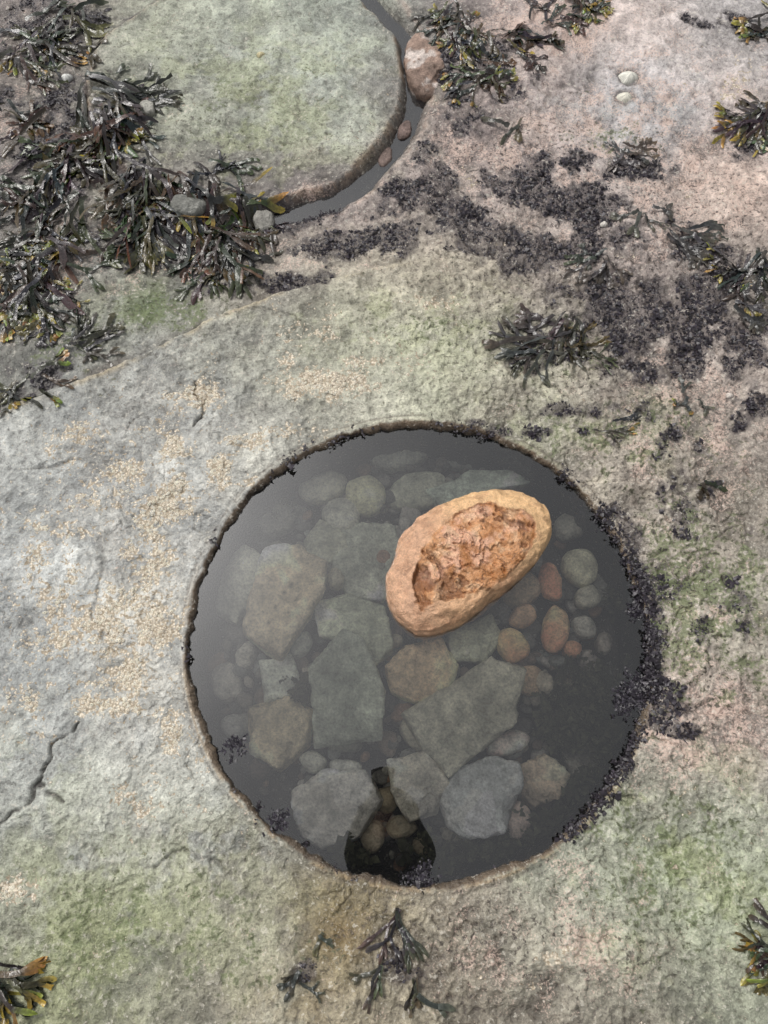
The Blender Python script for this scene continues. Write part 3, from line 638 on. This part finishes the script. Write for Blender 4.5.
# =============== PHOTOGRAPHER (seen mirrored in the pool) ===============
def flat(name,c,rough=.8):
    m,N,L,b=newmat(name); co=N.new('ShaderNodeTexCoord').outputs['Object']
    n=noise_node(N,L,co,40,3); L.new(mixc(N,L,n,tuple(q*.7 for q in c),tuple(q*1.3 for q in c)),b.inputs['Base Color']); b.inputs['Roughness'].default_value=rough; return m
jacket=flat('jacket_cloth',(.02,.022,.025)); trous=flat('trouser_cloth',(.025,.025,.03)); skin=flat('skin',(.42,.26,.2),.5); hair_m=flat('hair',(.03,.02,.015)); black=flat('phone_black',(.01,.01,.012),.3)
ph=bpy.data.objects.new('photographer',None); bpy.context.scene.collection.objects.link(ph)
def skinned(name,vs,es,rs,mat,root=0,sub=2):
    me=bpy.data.meshes.new(name); me.from_pydata(vs,es,[]); ob=bpy.data.objects.new(name,me); bpy.context.scene.collection.objects.link(ob)
    md_=ob.modifiers.new('skin','SKIN'); me.materials.append(mat)
    for i,r_ in enumerate(rs):
        sv=me.skin_vertices[0].data[i]; sv.radius=(r_,r_) if not isinstance(r_,tuple) else r_; sv.use_root=(i==root)
    md_.use_smooth_shade=True; s_=ob.modifiers.new('sub','SUBSURF'); s_.levels=sub; s_.render_levels=sub
    ob.parent=ph; return ob
hx=.025
vs=[(0,-.64,.93),(0,-.54,1.10),(0.01,-.37,1.27),(0.02,-.24,1.42),(hx,-.17,1.53)]; es=[(0,1),(1,2),(2,3),(3,4)]; rs=[(.15,.12),(.135,.12),(.125,.12),(.10,.10),.07]
for sx in (-1,1):
    b_=len(vs); vs+=[(sx*.105+.02,-.23,1.43),(sx*.105+.02,-.19,1.25),(sx*.085+.01,-.11,1.33),(sx*.060,-.05,1.455)]; es+=[(3,b_),(b_,b_+1),(b_+1,b_+2),(b_+2,b_+3)]; rs+=[.060,.050,.044,.036]
skinned('jacket',vs,es,rs,jacket)
vs=[(0,-.64,.95)]; es=[]; rs=[(.15,.12)]
for sx in (-1,1):
    b_=len(vs); vs+=[(sx*.10,-.64,.85),(sx*.12,-.60,.48),(sx*.13,-.64,.10)]; es+=[(0,b_),(b_,b_+1),(b_+1,b_+2)]; rs+=[.095,.07,.055]
skinned('trousers',vs,es,rs,trous)
for sx in (-1,1):
    skinned('boot',[(sx*.13,-.66,.10),(sx*.13,-.67,.045),(sx*.135,-.55,.04),(sx*.14,-.47,.03)],[(0,1),(1,2),(2,3)],[.055,.05,.045,.035],black)
def ellip(name,c,r_,mat,rot=0,cut=None,seg=32):
    import bmesh
    bm=bmesh.new(); bmesh.ops.create_uvsphere(bm,u_segments=seg,v_segments=seg//2,radius=1)
    for v in bm.verts:
        x,y,z=v.co
        if cut=='head':
            if z<0: k=1+.28*z; x*=k; y*=1+.15*z
            if y>0.75 and abs(x)<.22 and -.35<z<.1: y+=.22*(1-abs(x)/.22)
            if y>.6 and abs(abs(x)-.36)<.16 and abs(z-.08)<.14: y-=.08
        v.co=Vector((x*r_[0],y*r_[1],z*r_[2]))
    if cut=='hair': bmesh.ops.delete(bm,geom=[v for v in bm.verts if v.co.z<-.2*r_[2] or (v.co.y>.45*r_[1] and v.co.z<.45*r_[2])],context='VERTS')
    me=bpy.data.meshes.new(name); bm.to_mesh(me); bm.free()
    for p in me.polygons: p.use_smooth=True
    ob=bpy.data.objects.new(name,me); me.materials.append(mat); ob.location=c; ob.rotation_euler=(rot,0,0); ob.parent=ph; bpy.context.scene.collection.objects.link(ob); return ob
hc=(hx,-.105,1.645); rt=math.radians(-50)
ellip('head',hc,(.080,.098,.118),skin,rt,'head',48); ellip('hood',hc,(.114,.125,.140),jacket,rt,'hair',48)
ellip('hair',hc,(.086,.104,.124),hair_m,rt,'hair',48)
M=Matrix.Translation(hc)@Matrix.Rotation(rt,4,'X')
for sx in (-1,1):
    ellip('ear',M@Vector((sx*.084,0,0)),(.012,.02,.032),skin,rt); ellip('eye',M@Vector((sx*.03,.086,.012)),(.012,.009,.009),flat('eye_white',(.7,.7,.7),.3),rt); ellip('iris',M@Vector((sx*.03,.0925,.012)),(.005,.004,.005),black,rt)
ellip('mouth',M@Vector((0,.088,-.055)),(.024,.008,.008),flat('lips',(.35,.15,.12),.5),rt)
Fv=Vector((0,math.sin(TILT),-math.cos(TILT))); Uv=Vector((0,math.cos(TILT),math.sin(TILT)))
cam_pos=Vector((0,0,HC)); pcn=cam_pos-Fv*.012+Uv*.015
import bmesh
bm=bmesh.new(); bmesh.ops.create_cube(bm,size=1)
for v in bm.verts: v.co=Vector((v.co.x*.080,v.co.y*.165,v.co.z*.009))
bmesh.ops.bevel(bm,geom=bm.edges[:],offset=.003,segments=3,affect='EDGES')
me=bpy.data.meshes.new('phone'); bm.to_mesh(me); bm.free(); po=bpy.data.objects.new('phone',me); me.materials.append(black); po.location=pcn; po.rotation_euler=(TILT,0,0); po.parent=ph; bpy.context.scene.collection.objects.link(po)
glove=flat('glove_knit',(.03,.028,.03))
for sx in (-1,1):
    w=Vector((sx*.060,-.05,1.455)); palm=pcn+Vector((sx*.048,0,0))-Uv*.045-Fv*.004
    vs=[w,(w+palm)/2,palm]; es=[(0,1),(1,2)]; rs=[.026,(.03,.018),(.032,.014)]
    skinned('palm',[tuple(v) for v in vs],es,rs,glove)
    for k in range(4):
        o=palm+Uv*(.028-.018*k); ln=[.9,1,.95,.75][k]
        skinned('finger',[tuple(o),tuple(o+Vector((sx*.004,0,0))+Uv*.01-Fv*.004),tuple(pcn+Vector((sx*.042,0,0))-Uv*(.01+.02*k)+Fv*.001),tuple(pcn+Vector((sx*(.042-.018*ln),0,0))-Uv*(.008+.02*k)+Fv*.010)],[(0,1),(1,2),(2,3)],[.0095,.009,.0085,.0075],glove,sub=1)
    skinned('thumb',[tuple(palm-Fv*.01),tuple(palm-Fv*.016+Vector((-sx*.012,0,0))+Uv*.02),tuple(pcn+Vector((sx*.024,0,0))-Fv*.013)],[(0,1),(1,2)],[.012,.0105,.009],glove,sub=1)

# =============== LIGHT, SKY, CAMERA ===============
el=math.radians(56); az=math.radians(-50)
w=bpy.data.worlds.new('World'); bpy.context.scene.world=w; w.use_nodes=True; N=w.node_tree.nodes; L=w.node_tree.links
sky=N.new('ShaderNodeTexSky'); sky.sky_type='NISHITA'; sky.sun_disc=False; sky.sun_elevation=el; sky.sun_rotation=az; sky.dust_density=4; sky.air_density=1.0; sky.ozone_density=1
hs=N.new('ShaderNodeHueSaturation'); hs.inputs['Saturation'].default_value=.14; hs.inputs['Value'].default_value=1.0; L.new(sky.outputs[0],hs.inputs['Color'])
bgn=N['Background']; L.new(hs.outputs[0],bgn.inputs[0]); bgn.inputs[1].default_value=.15
sl=bpy.data.lights.new('sun','SUN'); sl.energy=1.5; sl.angle=math.radians(11); sl.color=(1,.96,.91)
so=bpy.data.objects.new('sun',sl); bpy.context.scene.collection.objects.link(so)
d=Vector((math.sin(az)*math.cos(el),math.cos(az)*math.cos(el),math.sin(el))); so.rotation_euler=d.to_track_quat('Z','Y').to_euler(); so.location=d*10
cd=bpy.data.cameras.new('camera'); cd.sensor_fit='VERTICAL'; cd.sensor_height=36; cd.lens=F/1024*36; cd.clip_end=2000; cd.clip_start=.05
co=bpy.data.objects.new('camera',cd); co.location=cam_pos; co.rotation_euler=(TILT,0,0); bpy.context.scene.collection.objects.link(co); bpy.context.scene.camera=co
bpy.context.scene.view_settings.view_transform='Standard'; bpy.context.scene.view_settings.look='None'; bpy.context.scene.view_settings.exposure=0
